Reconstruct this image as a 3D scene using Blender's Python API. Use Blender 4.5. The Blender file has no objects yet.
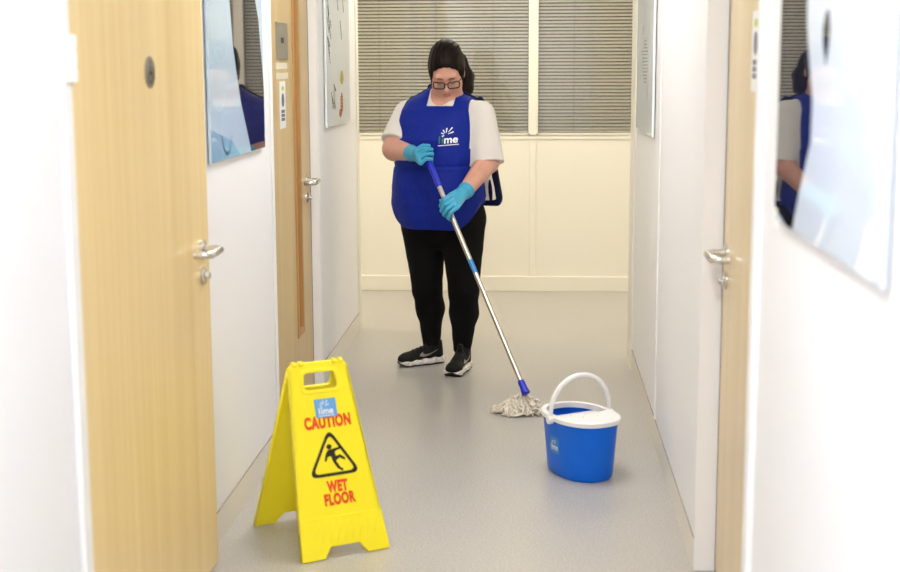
import bpy, bmesh, math, random
import numpy as np
from mathutils import Vector, Matrix
from mathutils.bvhtree import BVHTree

# ------------------------------------------------------------------ camera, world, exposure
S = bpy.context.scene
COL = S.collection
cam_data = bpy.data.cameras.new('camera')
cam = bpy.data.objects.new('camera', cam_data)
COL.objects.link(cam)
cam.location = (0.0, 0.0, 1.5)
cam.rotation_euler = (math.pi / 2 - math.radians(9.09), 0.0, math.radians(3.552))
cam.rotation_euler = (cam.rotation_euler.to_matrix() @ Matrix.Rotation(math.radians(-0.21), 3, 'Z')).to_euler()
cam_data.sensor_width = 36.0
cam_data.lens = 56.0
cam_data.clip_start = 0.05
cam_data.dof.use_dof = True
cam_data.dof.focus_distance = 6.3
cam_data.dof.aperture_fstop = 3.2
S.camera = cam
world = bpy.data.worlds.new('world')
S.world = world
world.use_nodes = True
world.node_tree.nodes['Background'].inputs['Color'].default_value = (1, 0.97, 0.93, 1)
world.node_tree.nodes['Background'].inputs['Strength'].default_value = 0.25
S.view_settings.view_transform = 'Standard'
S.view_settings.look = 'None'
S.view_settings.gamma = 1.0
S.view_settings.use_curve_mapping = False
S.view_settings.exposure = 0.30
# ceiling panels: (x, y, size x, size y, strength, colour)
CEILING_PANELS = [
    (-0.26, -1.9, 0.6, 1.2, 17.0, (0.935, 0.955, 1.0)),
    (-0.26, 1.5, 0.6, 1.2, 18.0, (0.935, 0.955, 1.0)),
    (-0.26, 4.9, 0.6, 1.2, 11.5, (0.98, 0.975, 0.96)),
    (-0.26, 8.1, 1.2, 0.6, 11.5, (1.0, 0.935, 0.80)),
    (-2.6, 8.4, 1.2, 0.6, 11.0, (1.0, 0.935, 0.80)),  # unseen, added to brighten the left arm of the passage
    (2.4, 8.1, 1.2, 0.6, 11.0, (1.0, 0.935, 0.80)),  # unseen, added to brighten the right arm and what posters reflect
]
R = math.radians
random.seed(4)

# ------------------------------------------------------------------ helpers
def srgb(r, g, b):
    f = lambda c: (c / 255 / 12.92) if c / 255 <= 0.04045 else ((c / 255 + 0.055) / 1.055) ** 2.4
    return (f(r), f(g), f(b), 1.0)

def mat(name, col, rough=0.5, metal=0.0, coat=0.0, spec=0.5, noise=None, bump=None, transmission=0.0, sss=0.0, emit=None):
    """noise=(scale xyz, amount, detail) modulates colour; bump=(scale xyz, strength, distance)"""
    m = bpy.data.materials.new(name)
    m.use_nodes = True
    nt = m.node_tree
    b = nt.nodes['Principled BSDF']
    b.inputs['Base Color'].default_value = col
    b.inputs['Roughness'].default_value = rough
    b.inputs['Metallic'].default_value = metal
    b.inputs['Coat Weight'].default_value = coat
    b.inputs['Coat Roughness'].default_value = 0.02
    b.inputs['Specular IOR Level'].default_value = spec
    b.inputs['Transmission Weight'].default_value = transmission
    if sss:
        b.inputs['Subsurface Weight'].default_value = sss
        b.inputs['Subsurface Radius'].default_value = (0.012, 0.005, 0.003)
    if emit:
        b.inputs['Emission Color'].default_value = emit[0] + (1,)
        b.inputs['Emission Strength'].default_value = emit[1]
    if noise or bump:
        tc = nt.nodes.new('ShaderNodeTexCoord')
    if noise:
        mp = nt.nodes.new('ShaderNodeMapping'); mp.inputs['Scale'].default_value = noise[0]
        n = nt.nodes.new('ShaderNodeTexNoise'); n.inputs['Scale'].default_value = 1.0
        n.inputs['Detail'].default_value = noise[2] if len(noise) > 2 else 4
        mr = nt.nodes.new('ShaderNodeMapRange')
        mr.inputs['From Min'].default_value = 0.25; mr.inputs['From Max'].default_value = 0.75
        mr.inputs['To Min'].default_value = 1 - noise[1]; mr.inputs['To Max'].default_value = 1 + noise[1]
        mx = nt.nodes.new('ShaderNodeVectorMath'); mx.operation = 'SCALE'
        mx.inputs[0].default_value = col[:3]
        nt.links.new(tc.outputs['Object'], mp.inputs['Vector'])
        nt.links.new(mp.outputs[0], n.inputs['Vector'])
        nt.links.new(n.outputs['Fac'], mr.inputs['Value'])
        nt.links.new(mr.outputs[0], mx.inputs['Scale'])
        nt.links.new(mx.outputs[0], b.inputs['Base Color'])
    if bump:
        mp2 = nt.nodes.new('ShaderNodeMapping'); mp2.inputs['Scale'].default_value = bump[0]
        n2 = nt.nodes.new('ShaderNodeTexNoise'); n2.inputs['Scale'].default_value = 1.0; n2.inputs['Detail'].default_value = 3
        bp = nt.nodes.new('ShaderNodeBump'); bp.inputs['Strength'].default_value = bump[1]; bp.inputs['Distance'].default_value = bump[2]
        nt.links.new(tc.outputs['Object'], mp2.inputs['Vector'])
        nt.links.new(mp2.outputs[0], n2.inputs['Vector'])
        nt.links.new(n2.outputs['Fac'], bp.inputs['Height'])
        nt.links.new(bp.outputs[0], b.inputs['Normal'])
    return m

M = {}
M['wall'] = mat('wall_paint', srgb(238, 237, 238), 0.45, bump=((90, 90, 90), 0.04, 0.002))
M['back_wall'] = mat('back_wall_paint', srgb(238, 233, 219), 0.45, bump=((90, 90, 90), 0.04, 0.002))
M['trim'] = mat('white_trim', srgb(242, 240, 238), 0.35)
M['skirting'] = mat('skirting', srgb(226, 220, 208), 0.4)
M['ceiling'] = mat('ceiling_paint', srgb(240, 240, 236), 0.7)
M['joint'] = mat('joint_shadow', srgb(150, 140, 128), 0.7)
M['gasket'] = mat('door_gasket', srgb(110, 96, 92), 0.6)
M['steel'] = mat('satin_steel', srgb(214, 212, 206), 0.22, 1.0)
M['steel_dark'] = mat('dark_steel', srgb(150, 144, 132), 0.35, 1.0)
M['dark_ink'] = mat('dark_ink', srgb(45, 40, 38), 0.5)
M['bead'] = mat('oak_bead', srgb(182, 134, 76), 0.4, noise=((30, 30, 2), 0.15))
M['paper'] = mat('notice_paper', srgb(240, 240, 240), 0.4)
M['notice_blue'] = mat('notice_blue', srgb(84, 92, 124), 0.4)
M['notice_green'] = mat('notice_green', srgb(190, 205, 70), 0.4)
M['etched'] = mat('etched_vinyl', srgb(226, 220, 200), 0.5)
M['plate'] = mat('silver_plate', srgb(178, 172, 160), 0.35, 0.8)
M['glass'] = mat('glass', (1, 1, 1, 1), 0.0, transmission=1.0)
M['slat'] = mat('blind_slat', srgb(238, 232, 214), 0.4)
M['cord'] = mat('blind_cord', srgb(150, 142, 122), 0.7)
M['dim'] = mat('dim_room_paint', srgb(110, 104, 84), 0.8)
M['yellow'] = mat('yellow_plastic', srgb(252, 234, 36), 0.38, bump=((60, 60, 60), 0.05, 0.002))
M['red'] = mat('red_print', srgb(232, 70, 22), 0.5)
M['black'] = mat('black_print', srgb(28, 24, 20), 0.5)
M['sticker'] = mat('sticker_blue', srgb(104, 168, 226), 0.35)
M['sticker2'] = mat('sticker_mid_blue', srgb(40, 130, 206), 0.35)
M['white_print'] = mat('white_print', srgb(240, 242, 244), 0.45)
M['green_print'] = mat('green_print', srgb(40, 112, 60), 0.45)
M['bucket_blue'] = mat('blue_plastic', srgb(0, 102, 220), 0.36, spec=.3)
M['bucket_in'] = mat('blue_plastic_inside', srgb(10, 84, 190), 0.4)
M['white_plastic'] = mat('white_plastic', srgb(236, 234, 232), 0.3)
M['grip'] = mat('grip_blue', srgb(24, 42, 190), 0.4)
M['alu'] = mat('aluminium', srgb(205, 200, 192), 0.28, 1.0)
M['mop_yarn'] = mat('mop_yarn', srgb(222, 213, 196), 0.95, noise=((50, 50, 50), 0.25))
M['skin'] = mat('skin', srgb(216, 160, 138), 0.5, noise=((16, 16, 16), 0.08), sss=0.15)
M['lip'] = mat('lip', srgb(196, 112, 104), 0.4)
M['hair'] = mat('hair', srgb(22, 12, 9), 0.5, spec=.12, noise=((160, 160, 14), 0.35), bump=((220, 220, 10), 0.4, 0.003))
M['hair_thin'] = mat('brow_hair', srgb(60, 38, 28), 0.6)
M['eye'] = mat('eyelid_line', srgb(40, 26, 22), 0.4)
M['frame'] = mat('glasses_frame', srgb(44, 24, 22), 0.25)
M['lens'] = mat('glasses_lens', (1, 1, 1, 1), 0.0, transmission=1.0)
M['shirt'] = mat('white_shirt', srgb(228, 222, 214), 0.8, bump=((26, 26, 26), 0.25, 0.01))
M['tabard'] = mat('blue_tabard', srgb(4, 34, 140), 0.65, spec=.25, bump=((14, 14, 7), 0.6, 0.018))
M['tabard_shade'] = mat('shaded_tabard_navy', srgb(8, 14, 56), 0.7, spec=.2)  # darker copy of the tabard blue: shade of back panel and slit as colour
M['leggings'] = mat('black_leggings', srgb(9, 8, 9), 0.85, spec=.15, bump=((30, 30, 12), 0.2, 0.006))
M['glove'] = mat('blue_nitrile', srgb(62, 164, 200), 0.42, bump=((60, 60, 60), 0.35, 0.004))
M['shoe'] = mat('black_trainer', srgb(12, 11, 11), 0.7, spec=.3, bump=((120, 120, 120), 0.3, 0.003))
M['sole'] = mat('white_sole', srgb(222, 216, 210), 0.55, noise=((70, 70, 70), 0.35, 2))
M['outsole'] = mat('black_outsole', srgb(26, 24, 24), 0.7)

def wood(name, c1, c2):
    m = bpy.data.materials.new(name); m.use_nodes = True
    nt = m.node_tree; b = nt.nodes['Principled BSDF']
    tc = nt.nodes.new('ShaderNodeTexCoord')
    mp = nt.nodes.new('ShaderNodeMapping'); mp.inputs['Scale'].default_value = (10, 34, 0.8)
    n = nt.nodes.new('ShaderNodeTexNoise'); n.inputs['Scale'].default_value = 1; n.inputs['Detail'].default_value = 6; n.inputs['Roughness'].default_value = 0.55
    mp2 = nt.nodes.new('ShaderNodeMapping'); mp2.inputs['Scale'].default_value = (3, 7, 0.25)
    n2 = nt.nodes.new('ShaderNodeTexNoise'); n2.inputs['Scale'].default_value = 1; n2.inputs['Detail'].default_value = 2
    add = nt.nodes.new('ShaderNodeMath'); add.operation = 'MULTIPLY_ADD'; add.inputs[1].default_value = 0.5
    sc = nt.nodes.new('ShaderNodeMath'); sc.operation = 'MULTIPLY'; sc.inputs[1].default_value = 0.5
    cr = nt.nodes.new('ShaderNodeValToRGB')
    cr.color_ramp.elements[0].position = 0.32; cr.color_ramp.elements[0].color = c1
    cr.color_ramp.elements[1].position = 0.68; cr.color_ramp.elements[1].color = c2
    L = nt.links.new
    L(tc.outputs['Object'], mp.inputs['Vector']); L(mp.outputs[0], n.inputs['Vector'])
    L(tc.outputs['Object'], mp2.inputs['Vector']); L(mp2.outputs[0], n2.inputs['Vector'])
    L(n2.outputs['Fac'], sc.inputs[0]); L(n.outputs['Fac'], add.inputs[0]); L(sc.outputs[0], add.inputs[2])
    L(add.outputs[0], cr.inputs['Fac']); L(cr.outputs['Color'], b.inputs['Base Color'])
    b.inputs['Roughness'].default_value = 0.36
    return m
M['maple'] = wood('maple_veneer', srgb(221, 190, 126), srgb(238, 214, 158))
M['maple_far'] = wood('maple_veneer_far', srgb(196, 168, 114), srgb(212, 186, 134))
M['maple_grey'] = wood('maple_veneer_cool', srgb(214, 192, 150), srgb(230, 212, 176))

def floor_material():
    m = bpy.data.materials.new('floor_vinyl'); m.use_nodes = True
    nt = m.node_tree; b = nt.nodes['Principled BSDF']; L = nt.links.new
    tc = nt.nodes.new('ShaderNodeTexCoord')
    n = nt.nodes.new('ShaderNodeTexNoise'); n.inputs['Scale'].default_value = 160; n.inputs['Detail'].default_value = 3
    cr = nt.nodes.new('ShaderNodeValToRGB')
    cr.color_ramp.elements[0].position = 0.34; cr.color_ramp.elements[0].color = srgb(158, 153, 145)
    cr.color_ramp.elements[1].position = 0.66; cr.color_ramp.elements[1].color = srgb(192, 187, 180)
    n2 = nt.nodes.new('ShaderNodeTexNoise'); n2.inputs['Scale'].default_value = 1.6; n2.inputs['Detail'].default_value = 4
    mr = nt.nodes.new('ShaderNodeMapRange'); mr.inputs['To Min'].default_value = 0.92; mr.inputs['To Max'].default_value = 1.08
    sc = nt.nodes.new('ShaderNodeVectorMath'); sc.operation = 'SCALE'
    L(tc.outputs['Object'], n.inputs['Vector']); L(n.outputs['Fac'], cr.inputs['Fac'])
    L(tc.outputs['Object'], n2.inputs['Vector']); L(n2.outputs['Fac'], mr.inputs['Value'])
    L(cr.outputs['Color'], sc.inputs[0]); L(mr.outputs[0], sc.inputs['Scale'])
    L(sc.outputs[0], b.inputs['Base Color'])
    b.inputs['Roughness'].default_value = 0.31
    return m
M['floor'] = floor_material()

def link_mesh(name, me, m, parent=None, smooth=False):
    o = bpy.data.objects.new(name, me)
    COL.objects.link(o)
    if m: 
        me.materials.clear(); me.materials.append(m)
    if smooth:
        me.polygons.foreach_set('use_smooth', [True] * len(me.polygons))
    if parent:
        o.parent = parent
        o.matrix_parent_inverse = Matrix.Translation(parent.location).inverted() if parent.type == 'EMPTY' and parent.parent is None else Matrix.Identity(4)
    return o

def pydata(name, v, f, m, parent=None, smooth=False):
    me = bpy.data.meshes.new(name)
    me.from_pydata([tuple(map(float, p)) for p in v], [], [tuple(int(i) for i in q) for q in f]); me.update()
    return link_mesh(name, me, m, parent, smooth)

class MB:
    """collects boxes, tubes, prisms into one mesh"""
    def __init__(s): s.v = []; s.f = []
    def add(s, v, f):
        k = len(s.v); s.v += [tuple(p) for p in v]; s.f += [tuple(i + k for i in q) for q in f]; return s
    def box(s, x0, x1, y0, y1, z0, z1):
        v = [(x, y, z) for z in (z0, z1) for y in (y0, y1) for x in (x0, x1)]
        return s.add(v, [(0, 2, 3, 1), (4, 5, 7, 6), (0, 1, 5, 4), (2, 6, 7, 3), (0, 4, 6, 2), (1, 3, 7, 5)])
    def tube(s, pts, r, n=10, closed=False, flat=None):
        pts = [Vector(p) for p in pts]; N = len(pts)
        rr = r if hasattr(r, '__len__') else [r] * N
        up = None; v = []; f = []
        for i, p in enumerate(pts):
            a = pts[(i - 1) % N] if (closed or i > 0) else p
            b = pts[(i + 1) % N] if (closed or i < N - 1) else p
            t = (b - a).normalized()
            if up is None:
                up = t.orthogonal().normalized() if flat is None else Vector(flat)
            up = (up - t * up.dot(t)).normalized(); w = t.cross(up)
            for k in range(n):
                a_ = 2 * math.pi * k / n
                v.append(p + (up * math.cos(a_) + w * math.sin(a_)) * rr[i])
        for i in range(N if closed else N - 1):
            j = (i + 1) % N
            for k in range(n):
                k2 = (k + 1) % n
                f.append((i * n + k, i * n + k2, j * n + k2, j * n + k))
        if not closed:
            f.append(tuple(range(n - 1, -1, -1))); f.append(tuple((N - 1) * n + k for k in range(n)))
        return s.add(v, f)
    def lathe(s, prof, origin, axis, n=24):
        axis = Vector(axis).normalized(); u = axis.orthogonal().normalized(); w = axis.cross(u); o = Vector(origin)
        v = []; f = []
        for (r, h) in prof:
            for k in range(n):
                a = 2 * math.pi * k / n
                v.append(o + axis * h + (u * math.cos(a) + w * math.sin(a)) * r)
        for i in range(len(prof) - 1):
            for k in range(n):
                k2 = (k + 1) % n
                f.append((i * n + k, i * n + k2, (i + 1) * n + k2, (i + 1) * n + k))
        f.append(tuple(range(n - 1, -1, -1))); f.append(tuple((len(prof) - 1) * n + k for k in range(n)))
        return s.add(v, f)
    def build(s, name, m, parent=None, smooth=False, bevel=0.0, autosmooth=None):
        me = bpy.data.meshes.new(name); me.from_pydata(s.v, [], s.f); me.update()
        if bevel:
            bm = bmesh.new(); bm.from_mesh(me)
            bmesh.ops.bevel(bm, geom=[e for e in bm.edges if len(e.link_faces) == 2 and e.calc_face_angle(0) > 0.5], offset=bevel, segments=2, affect='EDGES', profile=0.5)
            bm.to_mesh(me); bm.free()
        o = link_mesh(name, me, m, parent, smooth)
        if smooth and autosmooth:
            me.set_sharp_from_angle(angle=R(autosmooth))
        return o

def empty(name, loc, label=None, cat=None, group=None, kind=None):
    o = bpy.data.objects.new(name, None); COL.objects.link(o); o.location = loc; o.empty_display_size = 0.1
    tag(o, label, cat, group, kind)
    # make the world matrix right at once
    o.matrix_world = Matrix.Translation(loc)
    return o
def tag(o, label=None, cat=None, group=None, kind=None):
    if label: o['label'] = label
    if cat: o['category'] = cat
    if group: o['group'] = group
    if kind: o['kind'] = kind
    return o

def eval_curve(cu):
    o = bpy.data.objects.new('tmp', cu); COL.objects.link(o)
    dg = bpy.context.evaluated_depsgraph_get(); dg.update()
    me = bpy.data.meshes.new_from_object(o.evaluated_get(dg))
    bpy.data.objects.remove(o); bpy.data.curves.remove(cu)
    return me
def flat_shape(loops, thick=0.0, bevel=0.0):
    """filled 2D outline(s), holes allowed; centred on z = 0, total thickness = thick"""
    cu = bpy.data.curves.new('outline', 'CURVE'); cu.dimensions = '2D'; cu.fill_mode = 'BOTH'
    for lp in loops:
        s = cu.splines.new('POLY'); s.points.add(len(lp) - 1)
        for p, q in zip(s.points, lp): p.co = (q[0], q[1], 0, 1)
        s.use_cyclic_u = True
    cu.extrude = max(0, thick / 2 - bevel); cu.bevel_depth = bevel; cu.bevel_resolution = 1; cu.offset = -bevel
    return eval_curve(cu)
def text_shape(body, size, xs=1.0, bold=0.0, space=1.0, align='CENTER'):
    cu = bpy.data.curves.new('lettering', 'FONT'); cu.body = body; cu.size = size; cu.offset = bold; cu.space_character = space
    cu.align_x = align; cu.fill_mode = 'FRONT'; cu.resolution_u = 4
    me = eval_curve(cu)
    for v in me.vertices: v.co.x *= xs
    return me
def place(me, fn):
    for v in me.vertices: v.co = fn(v.co)
    me.update(); return me
def merge(*ms):
    bm = bmesh.new()
    for m_ in ms: bm.from_mesh(m_)
    me = bpy.data.meshes.new('merged'); bm.to_mesh(me); bm.free(); return me
def rounded(pts, r, n=5):
    out = []; N = len(pts)
    for i in range(N):
        p = Vector(pts[i]); a = (Vector(pts[i - 1]) - p); b = (Vector(pts[(i + 1) % N]) - p)
        ang = a.angle(b); d = min(r / math.tan(ang / 2), a.length * .49, b.length * .49)
        s_ = p + a.normalized() * d; e = p + b.normalized() * d
        for k in range(n + 1):
            t = k / n; out.append(tuple((s_ * (1 - t) ** 2 + p * 2 * t * (1 - t) + e * t * t)))
    return out

# ------------------------------------------------------------------ the setting
LX, RX = -0.998, 0.475           # corridor wall faces
LE, RE = 7.83, 7.02              # where the side walls end at the cross passage
BY = 9.17                        # back wall
CZ = 2.6                         # ceiling
Y0 = -3.6                        # corridor end behind the camera
D1 = (2.945, 4.035); D2 = (5.27, 6.365); D3 = (3.02, 4.03)   # door openings
DH = 2.1

tag(MB().box(-4.2, 4.2, Y0 - .1, BY + 2.2, -0.05, 0).build('floor', M['floor']), kind='structure', label='pale grey-beige vinyl corridor floor')
tag(MB().box(-4.2, 4.2, Y0 - .1, BY + 2.2, CZ, CZ + .05).build('ceiling', M['ceiling']), kind='structure')
T = 0.12
def wall_with_opening(name, x0, x1, end, openings):
    b = MB(); y = Y0
    for (a, c) in openings:
        b.box(x0, x1, y, a, 0, CZ); b.box(x0, x1, a, c, DH, CZ); y = c
    b.box(x0, x1, y, end, 0, CZ)
    return tag(b.build(name, M['wall']), kind='structure')
wall_with_opening('wall_left', LX - T, LX, LE, [D1, D2])
wall_with_opening('wall_right', RX, RX + T, RE, [D3])
tag(MB().box(LX - T, RX + T, Y0 - .1, Y0, 0, CZ).build('wall_rear', M['wall']), kind='structure')
# returns of the cross passage
tag(MB().box(-4.1, LX - T, LE - T, LE, 0, CZ).build('wall_left_return', M['back_wall']), kind='structure')
tag(MB().box(RX + T, 4.1, RE - T, RE, 0, CZ).build('wall_right_return', M['back_wall']), kind='structure')
tag(MB().box(-4.2, -4.1, LE - T, BY + .1, 0, CZ).build('wall_passage_left', M['back_wall']), kind='structure')
tag(MB().box(4.1, 4.2, RE - T, BY + .1, 0, CZ).build('wall_passage_right', M['back_wall']), kind='structure')
# rooms behind the doors are closed boxes, the leaves fill the openings
# back wall with its two glazed bays
WZ0, WZ1 = 1.03, 2.3
bays = [(-1.27, -0.043), (-0.004, 1.223)]
b = MB()
b.box(-4.1, 4.1, BY, BY + .1, 0, WZ0); b.box(-4.1, 4.1, BY, BY + .1, WZ1, CZ)
b.box(-4.1, bays[0][0], BY, BY + .1, WZ0, WZ1); b.box(bays[0][1], bays[1][0], BY, BY + .1, WZ0, WZ1); b.box(bays[1][1], 4.1, BY, BY + .1, WZ0, WZ1)
tag(b.build('wall_back', M['back_wall']), kind='structure', label='cream partition wall under two blinded windows')
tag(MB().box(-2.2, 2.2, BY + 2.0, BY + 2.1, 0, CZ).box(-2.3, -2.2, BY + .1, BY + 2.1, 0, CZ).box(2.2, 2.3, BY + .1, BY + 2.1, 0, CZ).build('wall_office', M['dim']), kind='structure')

# windows: frame, pane
for i, (x0, x1) in enumerate(bays):
    w = empty('window_%d' % (i + 1), ((x0 + x1) / 2, BY, WZ0), kind='structure')
    fw = 0.012
    fr = MB().box(x0, x1, BY - .012, BY + .03, WZ0, WZ0 + fw).box(x0, x1, BY - .012, BY + .03, WZ1 - fw, WZ1)
    fr.box(x0, x0 + fw, BY - .012, BY + .03, WZ0, WZ1).box(x1 - fw, x1, BY - .012, BY + .03, WZ0, WZ1)
    fr.build('window_frame', M['back_wall'], w)
    MB().box(x0 + fw, x1 - fw, BY + .004, BY + .010, WZ0 + fw, WZ1 - fw).build('pane', M['glass'], w)
# sill ledge, mullion cover strip below, skirting
tag(MB().box(-4.0, 4.0, BY - .006, BY, WZ0 - .030, WZ0 - .004).build('trim_1', M['back_wall'], None, bevel=.003), kind='structure')
tag(MB().box(-0.043, -0.004, BY - .010, BY, .105, WZ0 - .036).build('trim_2', M['back_wall'], None, bevel=.002), kind='structure')
tag(MB().box(-0.043, -0.004, BY - .016, BY, WZ0, WZ1).build('trim_3', M['back_wall'], None, bevel=.002), kind='structure')
tag(MB().box(-4.1, 4.1, BY - .014, BY, 0, .1).build('baseboard_back', M['back_wall'], None, bevel=.003), kind='structure')

# skirtings of the corridor: board with a shadow joint on top
def skirting(name, x, s, spans):
    b = MB(); j = MB()
    for a, c in spans:
        b.box(min(x, x + s * .003), max(x, x + s * .003), a, c, 0, .1)
        j.box(min(x, x + s * .0034), max(x, x + s * .0034), a, c, .1, .1022)
    o = tag(b.build(name, M['skirting']), kind='structure')
    j.build('shadow_joint', M['joint'], o)
skirting('baseboard_left', LX, 1, [(Y0, D1[0] - .05), (D1[1] + .05, D2[0] - .06), (D2[1] + .02, LE)])
skirting('baseboard_right', RX, -1, [(Y0, D3[0] - .05), (D3[1] + .002, 6.78)])
# vertical joint strip and corner posts
tag(MB().box(RX - .006, RX, 5.41, 5.44, .104, CZ).build('trim_4', M['trim'], None, bevel=.0015), kind='structure')
tag(MB().box(RX - .010, RX + T + .004, 6.78, RE + .006, 0, CZ).build('trim_5', M['back_wall'], None, bevel=.003), kind='structure')
tag(MB().box(LX - T - .004, LX + .006, LE - .09, LE + .006, 0, CZ).build('trim_6', M['back_wall'], None, bevel=.003), kind='structure')

# ------------------------------------------------------------------ doors
def lever_handle(door, x, y, z, s):
    """s = +1 when the corridor lies on +x of the leaf; lever turns back towards the hinge (-y)"""
    b = MB().lathe([(.026, 0), (.026, .006), (.022, .009)], (x, y, z), (s, 0, 0), 24)
    pts = [(x, y, z), (x + s * .035, y, z)]
    for k in range(1, 7):
        a = math.pi / 2 * k / 6; pts.append((x + s * (.035 + .022 * math.sin(a)), y - .022 * (1 - math.cos(a)), z))
    pts.append((x + s * .057, y - .118, z))
    for k in range(1, 7):
        a = math.pi / 2 * k / 6; pts.append((x + s * (.035 + .022 * math.cos(a)), y - .118 - .022 * math.sin(a), z))
    pts.append((x + s * .012, y - .140, z))
    b.tube(pts, .0115, 12)
    h_ = b.build('handle', M['steel'], door, True, autosmooth=40)
    e = MB().lathe([(.026, 0), (.026, .006), (.02, .009)], (x, y, z - .078), (s, 0, 0), 24)
    e.tube([(x, y, z - .078), (x + s * .022, y, z - .078)], [.011, .009], 12)
    e.build('lock_rose', M['steel'], door, True, autosmooth=40)

def notice(door, x, s, y0, y1, z0, z1):
    yc = (y0 + y1) / 2; w = (y1 - y0); t = .0012
    n = MB().box(min(x, x + s * t), max(x, x + s * t), y0, y1, z0, z1).build('notice', M['paper'], door)
    H = z1 - z0
    def dec(name, m, poly):
        v = [(x + s * (t + .0006), yc + p[0] * w, z0 + p[1] * H) for p in poly]
        pydata(name, v, [tuple(range(len(v)))], M[m], n)
    circ = lambda cx, cy, rx, ry, n_=18: [(cx + rx * math.cos(2 * math.pi * k / n_), cy + ry * math.sin(2 * math.pi * k / n_)) for k in range(n_)]
    dec('green_mark', 'notice_green', circ(0, .85, .22, .055))
    dec('blue_mark', 'notice_blue', circ(0, .6, .24, .15))
    for k in range(3): dec('text_block', 'notice_blue', [(-.3, .16 + .085 * k), (.3, .16 + .085 * k), (.3, .225 + .085 * k), (-.3, .225 + .085 * k)])

def architrave(name_i, x, s, a, c, w=.05, proud=.014):
    b = MB(); x0, x1 = min(x, x + s * proud), max(x, x + s * proud)
    b.box(x0, x1, a - w, a, 0, DH + w); b.box(x0, x1, c, c + w, 0, DH + w); b.box(x0, x1, a, c, DH, DH + w)
    return tag(b.build('trim_%d' % name_i, M['trim'], None, bevel=.003), kind='structure')

# door 1: maple leaf standing slightly ajar into the corridor, hinged on the near side
d1 = empty('door_1', (LX, D1[0], 0), kind='structure', label='wide maple veneer door standing slightly ajar on the left')
ang = math.atan2(0.034, 1.06)
def d1p(u, v, z):        # u along the leaf from the hinge, v out of its corridor face
    return (LX + .008 + u * math.sin(ang) + v * math.cos(ang), D1[0] + .008 + u * math.cos(ang) - v * math.sin(ang), z)
LW = 1.058
leaf = MB(); q = [(0, -.044), (LW, -.044), (LW, 0), (0, 0)]
leaf.add([d1p(u, v, z) for z in (.008, DH - .01) for u, v in q], [(0, 1, 2, 3), (7, 6, 5, 4), (0, 4, 5, 1), (1, 5, 6, 2), (2, 6, 7, 3), (3, 7, 4, 0)])
leaf.build('leaf', M['maple'], d1)
hx = d1p(.985, 0, .99)
lever_handle(d1, hx[0], hx[1], .973, 1)
for zc in (1.51, .25):
    b = MB()
    b.lathe([(.008, -.05), (.008, .05)], d1p(-.004, .008, zc), (0, 0, 1), 12)
    for k in (-.034, 0, .034): b.lathe([(.0095, k - .013), (.0095, k + .013)], d1p(-.004, .008, zc), (0, 0, 1), 12)
    b.box(LX + .006, LX + .022, D1[0] - .03, D1[0] + .004, zc - .048, zc + .048)
    b.build('hinge', M['trim'], d1)
# round metal plate with a wheelchair symbol
disc_c = (.552, 1.478)
def on_d1(co, off=.0): return Vector(d1p(disc_c[0] + co.x, .003 + off, disc_c[1] + co.y))
c_ = d1p(disc_c[0], 0, disc_c[1]); nrm = (math.cos(ang), -math.sin(ang), 0)
pl = MB().lathe([(.040, 0), (.040, .002), (.038, .003)], c_, nrm, 32).build('symbol_plate', M['steel_dark'], d1, True, autosmooth=30)
circ = lambda cx, cy, r, n=20: [(cx + r * math.cos(2 * math.pi * k / n), cy + r * math.sin(2 * math.pi * k / n)) for k in range(n)]
ring = lambda cx, cy, r, w, a0, a1, n=20: [(cx + r * math.cos(a0 + (a1 - a0) * k / n), cy + r * math.sin(a0 + (a1 - a0) * k / n)) for k in range(n + 1)] + [(cx + (r - w) * math.cos(a1 + (a0 - a1) * k / n), cy + (r - w) * math.sin(a1 + (a0 - a1) * k / n)) for k in range(n + 1)]
sy = merge(flat_shape([circ(-.004, .024, .0055)]), flat_shape([[(-.008, .016), (0, .016), (.001, .0), (.012, 0), (.018, -.018), (.012, -.018), (.008, -.007), (-.007, -.007)]]), flat_shape([ring(-.002, -.012, .017, .005, R(120), R(330))]))
link_mesh('wheelchair_symbol', place(sy, lambda co: on_d1(co, .0006)), M['dark_ink'], pl)
architrave(7, LX, 1, *D1)
tag(MB().box(LX - T, LX - .046, D1[0], D1[0] + .012, 0, DH).box(LX - T, LX - .05, D1[1] - .03, D1[1], 0, DH).box(LX - T, LX - .05, D1[0], D1[1], DH - .012, DH).box(LX - T - .02, LX - T, D1[0], D1[1], 0, DH).build('trim_8', M['trim']), kind='structure')

# door 2: recessed leaf with narrow vision panel, sign plate and notice
d2 = empty('door_2', (LX - .036, D2[0], 0), kind='structure', label='maple door with a narrow vision panel and silver sign plate')
xf = LX - .036
VP = (5.94, 6.10, .31, 2.0)
b = MB()
b.box(xf - .044, xf, D2[0] + .004, VP[0], .008, DH - .006); b.box(xf - .044, xf, VP[1], D2[1] - .011, .008, DH - .006)
b.box(xf - .044, xf, VP[0], VP[1], .008, VP[2]); b.box(xf - .044, xf, VP[0], VP[1], VP[3], DH - .006)
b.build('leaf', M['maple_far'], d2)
bw = .03
b = MB()
for (ya, yb, za, zb) in ((VP[0], VP[0] + bw, VP[2], VP[3]), (VP[1] - bw, VP[1], VP[2], VP[3]), (VP[0] + bw, VP[1] - bw, VP[2], VP[2] + bw), (VP[0] + bw, VP[1] - bw, VP[3] - bw, VP[3])):
    b.box(xf - .03, xf + .006, ya, yb, za, zb)
b.build('glazing_bead', M['bead'], d2, bevel=.004)
MB().box(xf - .022, xf - .016, VP[0] + bw, VP[1] - bw, VP[2] + bw, VP[3] - bw).build('vision_glass', M['glass'], d2)
MB().box(xf - .05, xf - .046, VP[0], VP[1], VP[2], VP[3]).build('dim_room_backing', M['bead'], d2)  # brown backing; its colour stands in for the dim room behind the glass
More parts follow.
